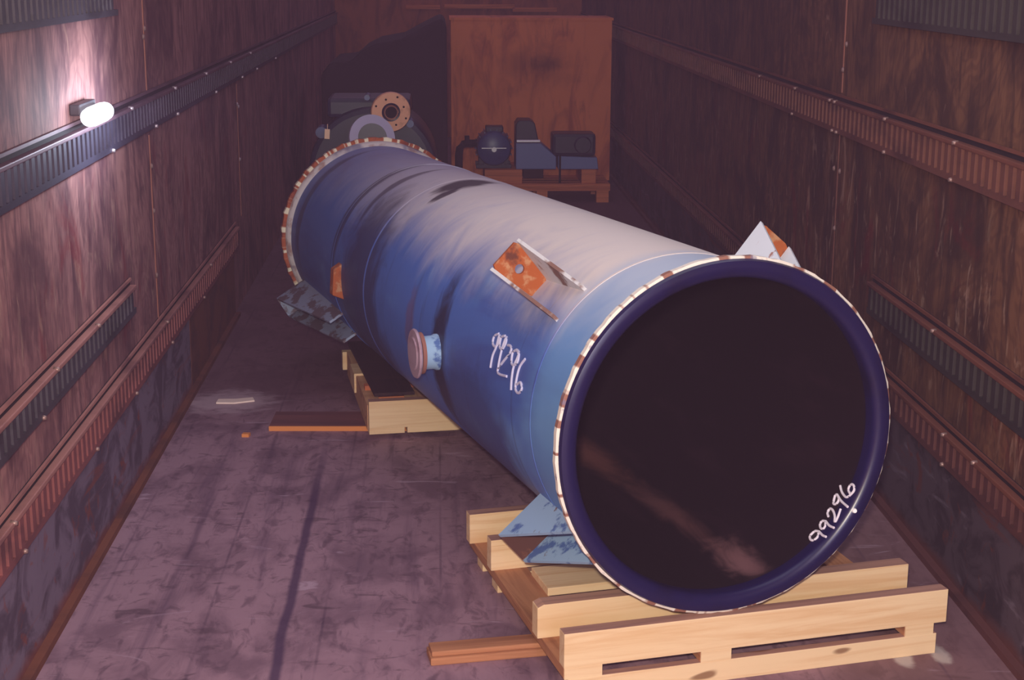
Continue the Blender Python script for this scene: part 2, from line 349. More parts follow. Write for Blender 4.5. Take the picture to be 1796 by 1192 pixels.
def catmull(pts, n=6):
    pts = [Vector(p) for p in pts]; out = []
    P = [pts[0]] + pts + [pts[-1]]
    for i in range(1, len(P) - 2):
        a, b, c, d = P[i - 1], P[i], P[i + 1], P[i + 2]
        for k in range(n):
            t = k / n; out.append(0.5 * ((2 * b) + (c - a) * t + (2 * a - 5 * b + 4 * c - d) * t * t + (3 * b - a - 3 * c + d) * t ** 3))
    out.append(pts[-1]); return out

# ------------------------------------------------------------ trailer shell
XL, XR, YN, YF, ZT = -1.02, 1.43, -0.6, 15.6, 2.45
tag(MB().box((XL - 0.12, YN, -0.08), (XR + 0.12, YF + 0.1, 0)).build('floor', M['floor']), kind='structure')
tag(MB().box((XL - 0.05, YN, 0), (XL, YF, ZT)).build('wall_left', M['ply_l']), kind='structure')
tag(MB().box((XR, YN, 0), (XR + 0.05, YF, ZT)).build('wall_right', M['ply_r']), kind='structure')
tag(MB().box((XL - 0.05, YF, 0), (XR + 0.05, YF + 0.05, ZT)).build('wall_far', M['ply_far']), kind='structure')
tag(MB().box((XL, YN, 0), (XL + 0.012, 6.06, 0.315)).build('trim_1', M['kick_l']), kind='structure')
tag(MB().box((XL, 6.07, 0), (XL + 0.012, 7.45, 0.315)).build('trim_2', M['kick_far']), kind='structure')
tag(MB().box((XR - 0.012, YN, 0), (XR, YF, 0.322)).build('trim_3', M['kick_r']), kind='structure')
tag(MB().box((XL + 0.012, YN, 0.0), (XL + 0.035, 7.45, 0.02)).build('baseboard_left', M['kick_far']), kind='structure')
tag(MB().box((XR - 0.035, YN, 0.0), (XR - 0.012, YF, 0.02)).build('baseboard_right', M['rail_redr']), kind='structure')
n = 4
def seam(x0, x1, y, z0, z1, mat, riv, rz):
    global n
    o = tag(MB().box((x0, y - 0.006, z0), (x1, y + 0.006, z1)).build('trim_%d' % n, mat), kind='structure'); n += 1
    for (yy, z) in riv:
        b = MB(); xs = x1 if x0 < 0 else x0; d = 0.006 if x0 < 0 else -0.006
        b.cyl((xs, yy, z), (xs + d, yy, z), 0.011, 0.006, 10); b.build('rivet', rz, o)
seam(XL, XL + 0.003, 5.47, 0.43, 1.10, M['strip'], [(5.47, 0.83), (5.47, 0.99), (5.46, 0.60)], M['bolt_r'])
seam(XL, XL + 0.003, 5.47, 1.25, 2.40, M['strip'], [(5.47, 1.467), (5.44, 1.44)], M['bolt_r'])
seam(XL, XL + 0.003, 7.88, 0.43, 1.10, M['strip'], [(7.86, 1.0), (7.90, 0.985), (7.88, 0.72)], M['bolt'])
seam(XR - 0.003, XR, 5.44, 1.25, 2.40, M['strip'], [(5.43, 1.33), (5.40, 1.42)], M['bolt_r'])
seam(XR - 0.003, XR, 5.44, 0.43, 1.10, M['rail_brown'], [(5.43, 0.765), (5.48, 0.975), (5.40, 0.975)], M['bolt_r'])
# short timber cleats screwed across the far wall
for (x0, x1, z) in ((-0.318, 0.02, 1.286), (0.062, 0.76, 1.294), (0.74, 1.18, 1.264)):
    tag(MB().box((x0, YF - 0.03, z - 0.02), (x1, YF, z + 0.02)).build('trim_%d' % n, M['old_wood']), kind='structure'); n += 1

# thin purple scatter volume added to lift the blacks
hz = bpy.data.materials.new('black_lift_haze'); hz.use_nodes = True; ht = hz.node_tree
for nd in list(ht.nodes):
    if nd.type == 'BSDF_PRINCIPLED': ht.nodes.remove(nd)
vs = ht.nodes.new('ShaderNodeVolumeScatter'); vs.inputs['Color'].default_value = (1.0, 0.62, 1.0, 1); vs.inputs['Density'].default_value = 0.011; vs.inputs['Anisotropy'].default_value = 0.0
ht.links.new(vs.outputs[0], [nd for nd in ht.nodes if nd.type == 'OUTPUT_MATERIAL'][0].inputs['Volume'])
tag(MB().box((XL + 0.001, 1.2, 0.001), (XR - 0.001, YF - 0.001, 2.4)).build('haze', hz), 'thin purple haze added in the trailer to lift the blacks', 'haze', kind='stuff')

# ------------------------------------------------------------ ribbed cargo rails
def rail(side, zt, zb, y0, y1, mat, lip, bolts, label, boltmat, thick=0.022, ribs=True):
    s = 1 if side == 'L' else -1; X = XL if side == 'L' else XR
    root = thing('cargo_rail', label, 'cargo rail', (X, y0, zb), 0, 'ribbed cargo rails bolted along the walls')
    H = zt - zb; Ly = y1 - y0
    def bx(mb, xa, ya, za, xb, yb, zb_): mb.box((min(s * xa, s * xb), ya, za), (max(s * xa, s * xb), yb, zb_))
    mb = MB(); bx(mb, 0, 0, 0, 0.006, Ly, H + 0.022); mb.build('back_plate', M['slot'], root)
    mb = MB(); k = int(Ly / 0.055)
    for i in range(k): bx(mb, 0.004, 0.01 + i * 0.055, 0.018, thick, 0.01 + i * 0.055 + 0.030, H - 0.012)
    bx(mb, 0.004, 0, 0.0, thick, Ly, 0.018)
    mb.build('ribbed_web', mat, root)
    mb = MB(); bx(mb, 0.004, 0, H - 0.013, thick + 0.005, Ly, H); mb.build('top_lip', lip, root, 0.003)
    mb = MB(); bx(mb, 0.004, 0, H + 0.014, 0.011, Ly, H + 0.023); mb.build('upper_flange', lip, root)
    for (y, top) in bolts:
        b = MB(); z = H + 0.003 if top else 0.004
        b.cyl((s * (thick - 0.004), y - y0, z - 0.006 if top else z), (s * (thick + (0.012 if top else 0.008)), y - y0, z - 0.006 if top else z), 0.008, 0.005, 10)
        b.build('bolt', boltmat, root)
    return root
ys = [3.1, 4.15, 4.80, 5.48, 6.05, 6.74, 7.9, 9.3]
rail('L', 1.233, 1.125, YN, YF, M['rail_blue'], M['lip_blue'], [(4.75, 0), (5.49, 0), (5.95, 0), (7.0, 0), (7.95, 0), (8.6, 0), (9.6, 0), (5.05, 1), (5.9, 1), (6.7, 1), (7.5, 1), (8.3, 1)],
     'blue-grey ribbed cargo rail with a bright lamp, running the left wall at chest height', M['bolt'])
rail('L', 0.664, 0.571, YN, 4.98, M['rail_grey'], M['lip_l'], [(3.9, 1), (3.75, 0), (4.4, 1)],
     'dark short ribbed rail at knee height on the left wall, ending beside the plywood joint', M['bolt_r'])
rail('L', 0.421, 0.313, YN, 7.6, M['rail_red'], M['lip_l'], [(3.42, 1), (3.5, 0), (4.3, 0), (4.9, 0), (5.5, 1), (5.6, 0), (6.4, 0), (6.6, 1)],
     'reddish ribbed rail lowest on the left wall, just above the scuffed kick plate', M['bolt_r'])
rail('L', 1.66, 1.528, YN, 4.95, M['rail_grey'], M['rail_grey'], [],
     'dark ribbed rail above the lamp in the top left corner, cut off by the frame', M['bolt_r'])
rail('R', 1.221, 1.110, YN, YF, M['rail_brown'], M['lip_r'], [(4.13, 1), (4.80, 1), (5.43, 1), (5.50, 1), (6.05, 1), (6.74, 1), (4.15, 0), (4.80, 0), (5.40, 0), (5.46, 0), (6.1, 0)],
     'brown rusty ribbed cargo rail on the right wall, running the whole length at chest height', M['bolt_r'])
rail('R', 0.678, 0.573, YN, 4.90, M['rail_greyr'], M['lip_r'], [(4.2, 1)],
     'dark green-grey short ribbed rail at knee height on the right wall', M['bolt_r'])
rail('R', 0.415, 0.321, YN, YF, M['rail_redr'], M['lip_r'], [(4.05, 1), (4.05, 0), (3.8, 1)],
     'reddish brown ribbed rail lowest on the right wall beside the open pipe mouth', M['bolt_r'])
rail('R', 1.63, 1.505, YN, 5.03, M['rail_greyr'], M['rail_greyr'], [],
     'dark ribbed rail in the top right corner, cut off by the frame', M['bolt_r'])

# ------------------------------------------------------------ lamp glowing on the left rail
lp = thing('work_lamp', 'glaring white lamp fixed at the rail on the left wall', 'lamp', (XL, 4.42, 1.27))
e = bpy.data.materials.new('glowing_lamp_glass'); e.use_nodes = True; eb = e.node_tree.nodes['Principled BSDF']
eb.inputs['Base Color'].default_value = (0.9, 0.9, 0.95, 1); eb.inputs['Emission Color'].default_value = (0.9, 0.92, 1, 1); eb.inputs['Emission Strength'].default_value = 1.6
mb = MB(); mb.box((0, -0.10, 0.004), (0.03, 0.10, 0.035)); mb.build('lamp_base', M['rail_grey'], lp, 0.004)
mb = MB()
L = 0.20
prof = [(-L / 2 - 0.02, 0.001), (-L / 2 - 0.016, 0.016), (-L / 2, 0.026)] + [(-L / 2 + L * i / 6, 0.028) for i in range(1, 6)] + [(L / 2, 0.026), (L / 2 + 0.016, 0.016), (L / 2 + 0.02, 0.001)]
mb.lathe(prof, 24, 'Y', (0.055, 0, 0)); mb.build('lamp_globe', e, lp)
light('lamp_glow', 'AREA', (XL + 0.20, 4.50, 1.27), 3.6, (0.72, 0.86, 1.0), 0.6, target=(XL, 4.50, 1.262), size_y=0.06)
light('lamp_spill', 'POINT', (XL + 0.30, 4.5, 1.28), 3.0, (0.82, 0.80, 1.0), 0.05)

# ------------------------------------------------------------ the blue steel vessel
Cn = Vector((0.67642577, 3.42411913, 0.6038089))
vx = Vector((0.96284356, 0.27005977, 0)); vy = Vector((-0.26996281, 0.96249787, -0.02679432)); vz = vx.cross(vy)
ves = thing('steel_vessel', 'long blue steel pipe vessel with flanged open mouth lying across two wooden skids', 'pipe')
mm = Matrix((vx, vy, vz)).transposed().to_4x4(); mm.translation = Cn; ves.matrix_world = mm
LEN, RF, RB, RI = 3.553, 0.434, 0.399, 0.384
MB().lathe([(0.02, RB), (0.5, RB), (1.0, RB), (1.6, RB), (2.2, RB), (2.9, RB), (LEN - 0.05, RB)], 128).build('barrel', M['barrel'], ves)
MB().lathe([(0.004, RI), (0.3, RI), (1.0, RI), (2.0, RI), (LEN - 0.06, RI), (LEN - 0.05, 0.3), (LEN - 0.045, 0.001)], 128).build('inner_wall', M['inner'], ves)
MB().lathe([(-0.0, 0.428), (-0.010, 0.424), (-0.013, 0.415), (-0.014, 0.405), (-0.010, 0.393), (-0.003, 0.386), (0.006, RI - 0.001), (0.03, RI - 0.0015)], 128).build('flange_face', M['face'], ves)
# flange edge: slightly wavy torch-cut outline
def rim(a, b, r, waves, amp, name, mat):
    mb = MB(); seg = 160; R = []
    for (y, rr) in ((a, RB - 0.004), (a, r - 0.006), (a + 0.003, r), (b - 0.003, r), (b, r - 0.006), (b, RB - 0.004)):
        ring = []
        for i in range(seg):
            t = 2 * PI * i / seg; q = rr + (amp * math.sin(waves * t) if rr > r - 0.02 else 0) + (amp * 0.6 * math.sin(waves * 2.3 * t + 1) if rr > r - 0.02 else 0)
            ring.append(mb.bm.verts.new((q * math.cos(t), y, q * math.sin(t))))
        R.append(ring)
    R.append(R[0])
    for A, B in zip(R, R[1:]):
        for i in range(seg): mb.bm.faces.new((A[i], A[(i + 1) % seg], B[(i + 1) % seg], B[i]))
    return mb.build(name, mat, ves)
rim(0.0, 0.022, RF, 36, 0.0010, 'near_flange', M['rim_near'])
rim(LEN - 0.03, LEN, RF, 40, 0.0022, 'far_flange', M['rim_far'])
mb = MB(); mb.lathe([(LEN - 0.06, RB - 0.002), (LEN - 0.052, RB + 0.012), (LEN - 0.036, RB + 0.020), (LEN - 0.03, RB + 0.020), (LEN - 0.028, RB - 0.002)], 128, closed=True)
mb.build('weld_fillet', M['weld'], ves)
for s_ in (2.09,):
    MB().lathe([(s_ - 0.012, RB - 0.0005), (s_ - 0.005, RB + 0.0012), (s_ + 0.005, RB + 0.0012), (s_ + 0.012, RB - 0.0005)], 128).build('weld_seam', M['seam'], ves)
MB().lathe([(0.275, RB - 0.002), (0.279, RB + 0.001), (0.288, RB + 0.001), (0.292, RB - 0.002)], 128).build('weld_seam', M['seam'], ves)
MB().lathe([(2.625, RB - 0.002), (2.629, RB + 0.002), (2.638, RB + 0.002), (2.642, RB - 0.002)], 128).build('weld_seam', M['barrel'], ves)

# mounting lugs: a drilled plate square to the axis and two tapering cheeks
def lug(phi, s_plate, s_end, r_out, half, m_plate, m_cheek, name='mounting_lug', hole=0.013, tip=0.014, halfend=None, halfbase=None, m_in=None):
    a = math.radians(phi); er = Vector((math.cos(a), 0, math.sin(a))); et = Vector((-math.sin(a), 0, math.cos(a))); ey = Vector((0, 1, 0))
    hz = half if halfend is None else halfend
    base = math.sqrt(RB ** 2 - half ** 2) - 0.004
    root = bpy.data.objects.new(name, None); COL.objects.link(root); root.parent = ves; root.empty_display_size = 0.05
    P = lambda r, t, s: er * r + et * t + ey * s
    d = -1 if s_end < s_plate else 1
    t0 = 0.010
    # plate with a real hole: ring of quads between the outline and a circle
    mb = MB(); N = 32; h0, h1 = base, r_out; ch = (h0 * 0.42 + h1 * 0.58); outer, inner = [], []
    for i in range(N):
        th = 2 * PI * i / N; c, sn = math.cos(th), math.sin(th)
        k = min((half / abs(c)) if abs(c) > 1e-6 else 9, ((h1 - ch) if sn > 0 else (ch - h0)) / abs(sn) if abs(sn) > 1e-6 else 9)
        rr_ = ch + sn * k; hb = half if halfbase is None else halfbase; f_w = (hb + (half - hb) * (rr_ - h0) / (h1 - h0)) / half
        outer.append((rr_, c * k * f_w)); inner.append((ch + sn * hole, c * hole))
    lay = []
    for s in (s_plate, s_plate + t0 * d):
        lay.append(([mb.bm.verts.new(P(r, t, s)) for r, t in outer], [mb.bm.verts.new(P(r, t, s)) for r, t in inner]))
    for (o_, i_n) in lay:
        for i in range(N): mb.bm.faces.new((o_[i], o_[(i + 1) % N], i_n[(i + 1) % N], i_n[i]))
    for q in (0, 1):
        for i in range(N): mb.bm.faces.new((lay[0][q][i], lay[0][q][(i + 1) % N], lay[1][q][(i + 1) % N], lay[1][q][i]))
    mb.build('base_plate', m_plate, root)
    for sg in (-1, 1):
        mb = MB(); w = 0.009
        ta, tb = sg * (half - 0.001), sg * (hz - 0.001)
        b2 = math.sqrt(RB ** 2 - hz ** 2) - 0.004
        tq = sg * ((half if halfbase is None else halfbase) - 0.001)
        A = [P(h0, tq, s_plate + t0 * d), P(h1, ta, s_plate + t0 * d), P(b2 + tip + 0.004, tb, s_end), P(b2, tb, s_end)]
        off = et * (w * sg)
        mb.prism(A, off); mb.build('gusset', m_cheek, root)
    return root
lug(134.8, 0.56, 0.315, 0.532, 0.047, M['rust'], M['lug_rusty'], halfbase=0.030)
lug(50.0, 0.45, 0.14, 0.530, 0.052, M['rust'], M['lug_white'])
lug(221.0, 0.40, 0.10, 0.545, 0.047, M['rust_dark'], M['lug_blue'], halfend=0.055)
lug(311.0, 0.50, 0.20, 0.53, 0.047, M['rust'], M['lug_blue'])
lug(211.5, 3.42, 2.62, 0.54, 0.045, M['lug_dull'], M['lug_dull'], tip=0.06)
# small rusty boss
bo = cylp(2.51, RB - 0.004, 183); bo2 = cylp(2.51, RB + 0.05, 183)
MB().prism([(-RB - 0.035, 2.46, -0.062), (-RB + 0.02, 2.46, -0.085), (-RB + 0.02, 2.46, 0.065), (-RB - 0.028, 2.46, 0.035)], (0, 0.055, 0)).build('rusty_boss', M['rust'], ves, 0.006)
# nozzle on the side with its aluminium cap
a = math.radians(180); nz_s = 1.13
nz = MB().lathe([(-RB + 0.01, 0.054), (-RB - 0.004, 0.054), (-RB - 0.012, 0.050), (-RB - 0.046, 0.050)], 40, 'X', (0, nz_s, 0.0)).build('nozzle', M['lug_blue'], ves)
MB().lathe([(-RB - 0.044, 0.02), (-RB - 0.044, 0.062), (-RB - 0.055, 0.062), (-RB - 0.055, 0.02)], 48, 'X', (0, nz_s, 0)).build('gasket_ring', M['caprust'], nz)
MB().lathe([(-RB - 0.060, 0.001), (-RB - 0.060, 0.072), (-RB - 0.064, 0.074), (-RB - 0.069, 0.071), (-RB - 0.0695, 0.050), (-RB - 0.073, 0.046), (-RB - 0.074, 0.001)], 56, 'X', (0, nz_s, 0)).build('nozzle_cap', M['cap'], nz)
MB().cyl((-RB - 0.054, nz_s, 0), (-RB - 0.061, nz_s, 0), 0.04, seg=32).build('nozzle_plug', M['caprust'], nz)

TXA = [[(0.617, 157.2), (0.642, 158.9), (0.635, 161.7), (0.606, 162.1), (0.597, 159.6), (0.609, 157.6), (0.603, 162.0), (0.612, 165.6), (0.611, 170.4)],
 [(0.569, 156.6), (0.591, 157.9), (0.579, 161.2), (0.555, 161.4), (0.546, 158.7), (0.558, 156.9), (0.557, 162.7), (0.551, 169.6)],
 [(0.527, 159.0), (0.506, 158.8), (0.495, 161.0), (0.553, 169.9), (0.477, 169.4)],
 [(0.459, 158.7), (0.477, 160.4), (0.464, 163.9), (0.442, 164.0), (0.426, 162.1), (0.436, 159.2), (0.459, 158.7), (0.435, 160.0), (0.443, 165.5), (0.431, 173.0)],
 [(0.383, 159.8), (0.402, 163.3), (0.404, 168.2), (0.399, 171.5), (0.376, 172.2), (0.356, 170.0), (0.372, 168.2), (0.396, 169.7)]]
TXB = [[[0.033, -45.3], [0.048, -46.0], [0.05, -48.4], [0.04, -49.5], [0.028, -49.4], [0.023, -47.6], [0.033, -45.5], [0.013, -45.8], [-0.002, -45.6]],
 [[0.039, -40.7], [0.052, -41.3], [0.051, -42.8], [0.038, -43.9], [0.028, -43.5], [0.03, -42.2], [0.039, -40.8], [0.018, -41.4], [-0.003, -41.2]],
 [[0.043, -38.7], [0.055, -37.7], [0.057, -36.1], [0.049, -35.7], [0.035, -36.3], [0.02, -37.6], [0.008, -39.2], [0.009, -37.3], [0.018, -34.0]],
 [[0.061, -30.0], [0.066, -30.8], [0.057, -33.4], [0.048, -33.5], [0.043, -32.4], [0.047, -30.9], [0.061, -30.0], [0.034, -31.3], [-0.002, -32.0]],
 [[0.066, -26.6], [0.05, -28.2], [0.031, -29.1], [0.019, -29.0], [0.01, -27.4], [0.006, -25.6], [0.014, -24.2], [0.024, -24.0], [0.03, -25.1], [0.027, -26.6], [0.015, -27.3]]]
for k, st in enumerate(TXA):
    MB().tube([(Vector(cylp(p.x, RB + 0.0012, p.y))) for p in catmull([(a_, b_, 0) for a_, b_ in st], 5)], 0.0036, 8).build('painted_digit', M['chalk'], ves)
for k, st in enumerate(TXB):
    MB().tube([(Vector(cylp(p.x, RI - 0.0022, p.y))) for p in catmull([(a_, b_, 0) for a_, b_ in st], 5)], 0.0032, 8).build('painted_digit', M['chalk_dark'], ves)
MB().cyl(cylp(-0.012, 0.397, -32.0), cylp(-0.017, 0.396, -32.0), 0.0065, 0.005, 14).build('flash_glint', M['spec'], ves)  # white dot painting the flash's specular highlight on the inner lip

# ------------------------------------------------------------ wooden skid under the mouth
sk = thing('wooden_skid', 'pale new timber skid carrying the open mouth of the blue pipe', 'pallet', (0.283, 3.302, 0), math.radians(13.2))
G = sk
MB().box((0, 0, 0.082), (1.01, 0.038, 0.17)).build('front_beam', M['pine'], G, 0.002, 0, M['pine_top'])
# second beam with a split upper corner at its end
mb = MB(); mb.prism([(-0.012, 0.176, 0.082), (-0.012, 0.176, 0.162), (0.006, 0.176, 0.17), (1.0, 0.176, 0.17), (1.0, 0.176, 0.082)], (0, 0.046, 0)); mb.build('cross_beam', M['pine'], G, 0.002, 0, M['pine_top'])
MB().box((-0.008, 0.625, 0.082), (0.87, 0.668, 0.17)).build('cross_beam', M['pine'], G, 0.002, 0, M['pine_top'])
MB().box((-0.014, 0.835, 0.082), (0.86, 0.875, 0.17)).build('cross_beam', M['pine'], G, 0.002, 0, M['pine_top'])
MB().box((0.09, 0.42, 0.082), (0.84, 0.57, 0.104)).build('deck_board', M['pine'], G, 0.002)
for (u0, u1) in ((0.0, 0.095), (0.345, 0.425), (0.895, 0.975)):
    MB().box((u0, 0.003, 0.055), (u1, 0.90, 0.082)).build('runner', M['brown_long'], G, 0.002)
    MB().box((u0 + 0.001, 0.0, 0.0545), (u1, 0.04, 0.0825)).build('spacer_block', M['pine'], G)
for (v0, v1, u0, u1) in ((0.0, 0.025, 0.01, 0.985), (0.66, 0.72, 0.02, 0.98), (0.82, 0.88, 0.02, 0.98)):
    MB().box((u0, v0, 0.0), (u1, v1, 0.055)).build('bottom_board', M['pine'], G, 0.002, 0, M['pine_top'])

# loose stick on the floor beside it
st = thing('loose_board', 'narrow brown board lying on the floor, poking out from under the pale front skid', 'board', (-0.03, 3.50, 0), math.radians(9))
MB().box((0, 0, 0.0), (0.31, 0.075, 0.020)).build('board', M['brown_wood'], st, 0.004)
MB().box((0.004, 0.008, 0.020), (0.305, 0.067, 0.034)).build('batten', M['brown_wood'], st, 0.004)

# ------------------------------------------------------------ skid under the far half
fs = thing('wooden_skid', 'small timber skid under the middle of the blue pipe, next to the thin plywood sheet', 'pallet', (-0.262, 5.38, 0), math.radians(8.5))
MB().box((0, 0, 0.04), (0.95, 0.04, 0.143)).build('front_beam', M['pine'], fs, 0.002, 0, M['pine_top'])
MB().box((0.01, 0.24, 0.04), (0.93, 0.28, 0.137)).build('cross_beam', M['old_wood'], fs, 0.002)
MB().box((-0.01, 0.46, 0.05), (0.93, 0.62, 0.128)).build('cross_beam', M['pine'], fs, 0.002)
MB().box((-0.02, 0.86, 0.04), (0.93, 0.90, 0.117)).build('cross_beam', M['pine'], fs, 0.002)
for u0 in (0.0, 0.42, 0.85):
    MB().box((u0 - 0.002, 0.04, 0.02), (u0 + 0.05, 0.86, 0.12)).build('runner', M['pine_long'], fs, 0.002)
for (u0, u1) in ((0.0, 0.13), (0.14, 0.62), (0.63, 0.93)):
    MB().box((u0, 0.002, 0.018), (u1, 0.05, 0.04)).build('bottom_board', M['pine'], fs, 0.001)
MB().box((0.145, 0.05, 0.12), (0.30, 0.86, 0.124)).build('deck_board', M['pine_long'], fs, 0.002)
bs = thing('dark_plank', 'near-black wide plank lying on the far timber skid beside the pipe', 'plank', (-0.245, 5.45, 0.143), math.radians(9.5))
MB().box((0, 0, 0), (0.15, 0.9, 0.012)).build('plank', M['dark_wood'], bs, 0.002); bs.rotation_euler.x = -0.021
ps = thing('plywood_sheet', 'thin plywood strip with an orange edge flat on the floor before the far skid', 'board', (-0.64, 5.50, 0), math.radians(-2.0))
pm = wood('soiled_plywood', srgb(124, 78, 78), srgb(86, 54, 62), srgb(100, 60, 60), knots=False)
MB().box((0, 0.006, 0), (0.52, 0.20, 0.017)).build('sheet', pm, ps, 0.001)
MB().box((0, 0, 0), (0.52, 0.0075, 0.0175)).build('sheet_edge', M['chip'], ps)

# scraps on the floor
mb = MB()
pts = [(-0.07, -0.02), (0.0, -0.035), (0.08, -0.015), (0.075, 0.03), (0.01, 0.02), (-0.06, 0.03)]
mb.prism([(x, y, 0.001) for x, y in pts], (0, 0, 0.006)); o = mb.build('paper_scrap', M['paper']); o.location = (-0.82, 5.90, 0); o.rotation_euler = (0, 0, 0.15)
tag(o, 'torn white paper scrap on the dark floor near the left kick plate', 'scrap')
mb = MB(); mb.prism([(-0.014, -0.01, 0), (0.012, -0.012, 0), (0.016, 0.01, 0), (-0.01, 0.012, 0)], (0, 0, 0.012)); o = mb.build('wood_chip', M['chip']); o.location = (-0.717, 5.435, 0)
tag(o, 'tiny orange wood chip on the floor off the end of the plywood sheet', 'scrap')

# ------------------------------------------------------------ crate and machines at the far end
ct = thing('plywood_crate', 'tall orange plywood crate standing at the far end of the trailer', 'crate', (0.71, 11.9, 0))
MB().box((-0.615, 0.0, 0.06), (0.615, 0.018, 1.284)).build('front_panel', M['crate'], ct)
MB().box((-0.615, 0.018, 0.06), (-0.597, 0.55, 1.284)).box((0.597, 0.018, 0.06), (0.615, 0.55, 1.284)).box((-0.615, 0.55, 0.06), (0.615, 0.568, 1.284)).build('side_panels', M['crate'], ct)
MB().box((-0.625, -0.01, 1.284), (0.625, 0.578, 1.302)).build('lid', M['crate'], ct)
for x in (-0.6, -0.05, 0.5):
    MB().box((x, 0.0, 0), (x + 0.1, 0.56, 0.06)).build('skid_foot', M['old_wood'], ct)
cp = thing('wooden_pallet', 'orange wooden pallet with square feet below the blue machines', 'pallet', (0.18, 11.15, 0))
MB().box((0, 0, 0.085), (1.07, 0.03, 0.135)).build('edge_board', M['old_wood'], cp, 0.002)
for (x0, x1) in ((0.0, 0.09), (0.53, 0.61), (0.97, 1.06)):
    MB().box((x0, 0.0, 0.0), (x1, 0.09, 0.088)).build('foot', M['old_wood'], cp)
    MB().box((x0, 0.42, 0.0), (x1, 0.51, 0.088)).build('foot', M['old_wood'], cp)
for y in (0.05, 0.17, 0.29, 0.41):
    MB().box((0, y, 0.115), (1.07, y + 0.09, 0.135)).build('deck_board', M['old_wood'], cp, 0.002)
MB().box((0.15, 0.02, 0.135), (0.425, 0.48, 0.238)).build('bearer_block', M['old_wood'], cp, 0.003)
MB().box((0.86, 0.02, 0.135), (0.965, 0.48, 0.238)).build('bearer_block', M['old_wood'], cp, 0.003)
MB().box((0.45, 0.32, 0.135), (0.6, 0.48, 0.238)).build('bearer_block', M['dark_wood'], cp, 0.003)

# motor with fins and terminal box
mo = thing('electric_motor', 'dark blue round finned motor, leftmost of the machines on the orange pallet', 'motor', (0.40, 11.22, 0.238))
mb = MB(); mb.lathe([(0.0, 0.001), (0.0, 0.10), (0.012, 0.118), (0.05, 0.128), (0.28, 0.128), (0.31, 0.10), (0.31, 0.001)], 40, 'Y', (0, 0, 0.145)); mb.build('motor_body', M['mblue'], mo)
mb = MB()
for k in range(18):
    t = 2 * PI * k / 18; r = Matrix.Rotation(-t, 3, 'Y'); mb.box((0.12, 0.05, 0.142), (0.14, 0.27, 0.148), r, (0, 0.16, 0.145))
mb.build('cooling_fins', M['mblue'], mo)
MB().box((-0.13, 0.04, 0), (0.13, 0.08, 0.03)).box((-0.13, 0.22, 0), (0.13, 0.26, 0.03)).box((-0.11, 0.04, 0.03), (-0.07, 0.26, 0.09)).box((0.07, 0.04, 0.03), (0.11, 0.26, 0.09)).build('motor_feet', M['mdark'], mo, 0.003)
MB().box((-0.06, 0.06, 0.26), (0.07, 0.18, 0.305)).build('terminal_box', M['mdark'], mo, 0.008)
MB().box((-0.09, -0.012, 0.150), (0.09, 0.0, 0.156)).build('rim_strip', M['mrod'], mo)
MB().cyl((0, -0.03, 0.145), (0, 0.01, 0.145), 0.018).build('shaft', M['mrod'], mo)
# pump casing with sloping side and bright shaft
pc = thing('pump_casing', 'blue wedge-shaped pump casing with a bright steel bar, in the middle of the orange pallet', 'pump', (0.70, 11.2, 0.238))
MB().prism([(-0.14, 0, 0), (0.155, 0, 0), (0.155, 0, 0.09), (0.04, 0, 0.19), (-0.14, 0, 0.19)], (0, 0.3, 0)).build('lower_casing', M['mblue2'], pc, 0.006)
MB().prism([(-0.14, 0.05, 0.19), (0.03, 0.05, 0.19), (0.0, 0.05, 0.33), (-0.03, 0.05, 0.35), (-0.12, 0.05, 0.35), (-0.14, 0.05, 0.32)], (0, 0.24, 0)).build('upper_casing', M['mdark'], pc, 0.008)
MB().cyl((-0.135, 0.0, 0.205), (0.035, 0.0, 0.205), 0.012, seg=16).build('steel_bar', M['mrod'], pc)
# gearbox
gb = thing('gearbox', 'boxy dark gearbox on a blue base, rightmost of the machines on the orange pallet', 'gearbox', (1.0, 11.2, 0.238))
MB().prism([(-0.13, 0, 0), (0.165, 0, 0), (0.155, 0, 0.085), (-0.13, 0, 0.095)], (0, 0.3, 0)).build('gearbox_base', M['mblue2'], gb, 0.004)
MB().box((-0.17, 0.02, 0.095), (0.145, 0.27, 0.255)).build('housing', M['mdark'], gb, 0.022)
MB().lathe([(0.0, 0.001), (0.0, 0.055), (0.02, 0.055), (0.03, 0.065)], 28, 'Y', (0.05, -0.01, 0.175)).build('bearing_cover', M['mdark'], gb)
MB().box((-0.125, -0.008, -0.10), (-0.11, 0.0, 0.10)).build('strap', M['hole'], gb)
# bent pipe beside them
bpipe = thing('pipe_elbow', 'thin dark bent pipe standing left of the blue motor', 'pipe', (0.17, 11.05, 0.0))
MB().tube([(-0.03, 0, 0), (-0.03, 0, 0.36), (-0.022, 0, 0.41), (0.005, 0, 0.44), (0.04, 0, 0.445), (0.10, 0, 0.445)], 0.028, 14).build('elbow_tube', M['hole'], bpipe)
MB().cyl((-0.03, 0, 0.0), (-0.03, 0, 0.02), 0.05, seg=20).build('base_flange', M['hole'], bpipe)
MB().cyl((0.03, 0, 0.465), (0.03, 0, 0.50), 0.018, seg=12).build('pipe_fitting', M['hole'], bpipe)

# dark tarpaulin-covered load behind, left
tp = MB()
prof = [(-0.80, 0.0), (-0.80, 0.96), (-0.74, 1.04), (-0.60, 1.05), (-0.52, 1.12), (-0.42, 1.17), (-0.25, 1.20), (-0.10, 1.28), (0.02, 1.34), (0.055, 1.30), (0.06, 0.0)]
tp.prism([(x, 10.6, z) for x, z in prof], (0, 1.2, 0))
o = tp.build('covered_load', M['dark'], None, 0.03); tag(o, 'tall black covered load behind the blue pump, left of the orange crate', 'covered load')

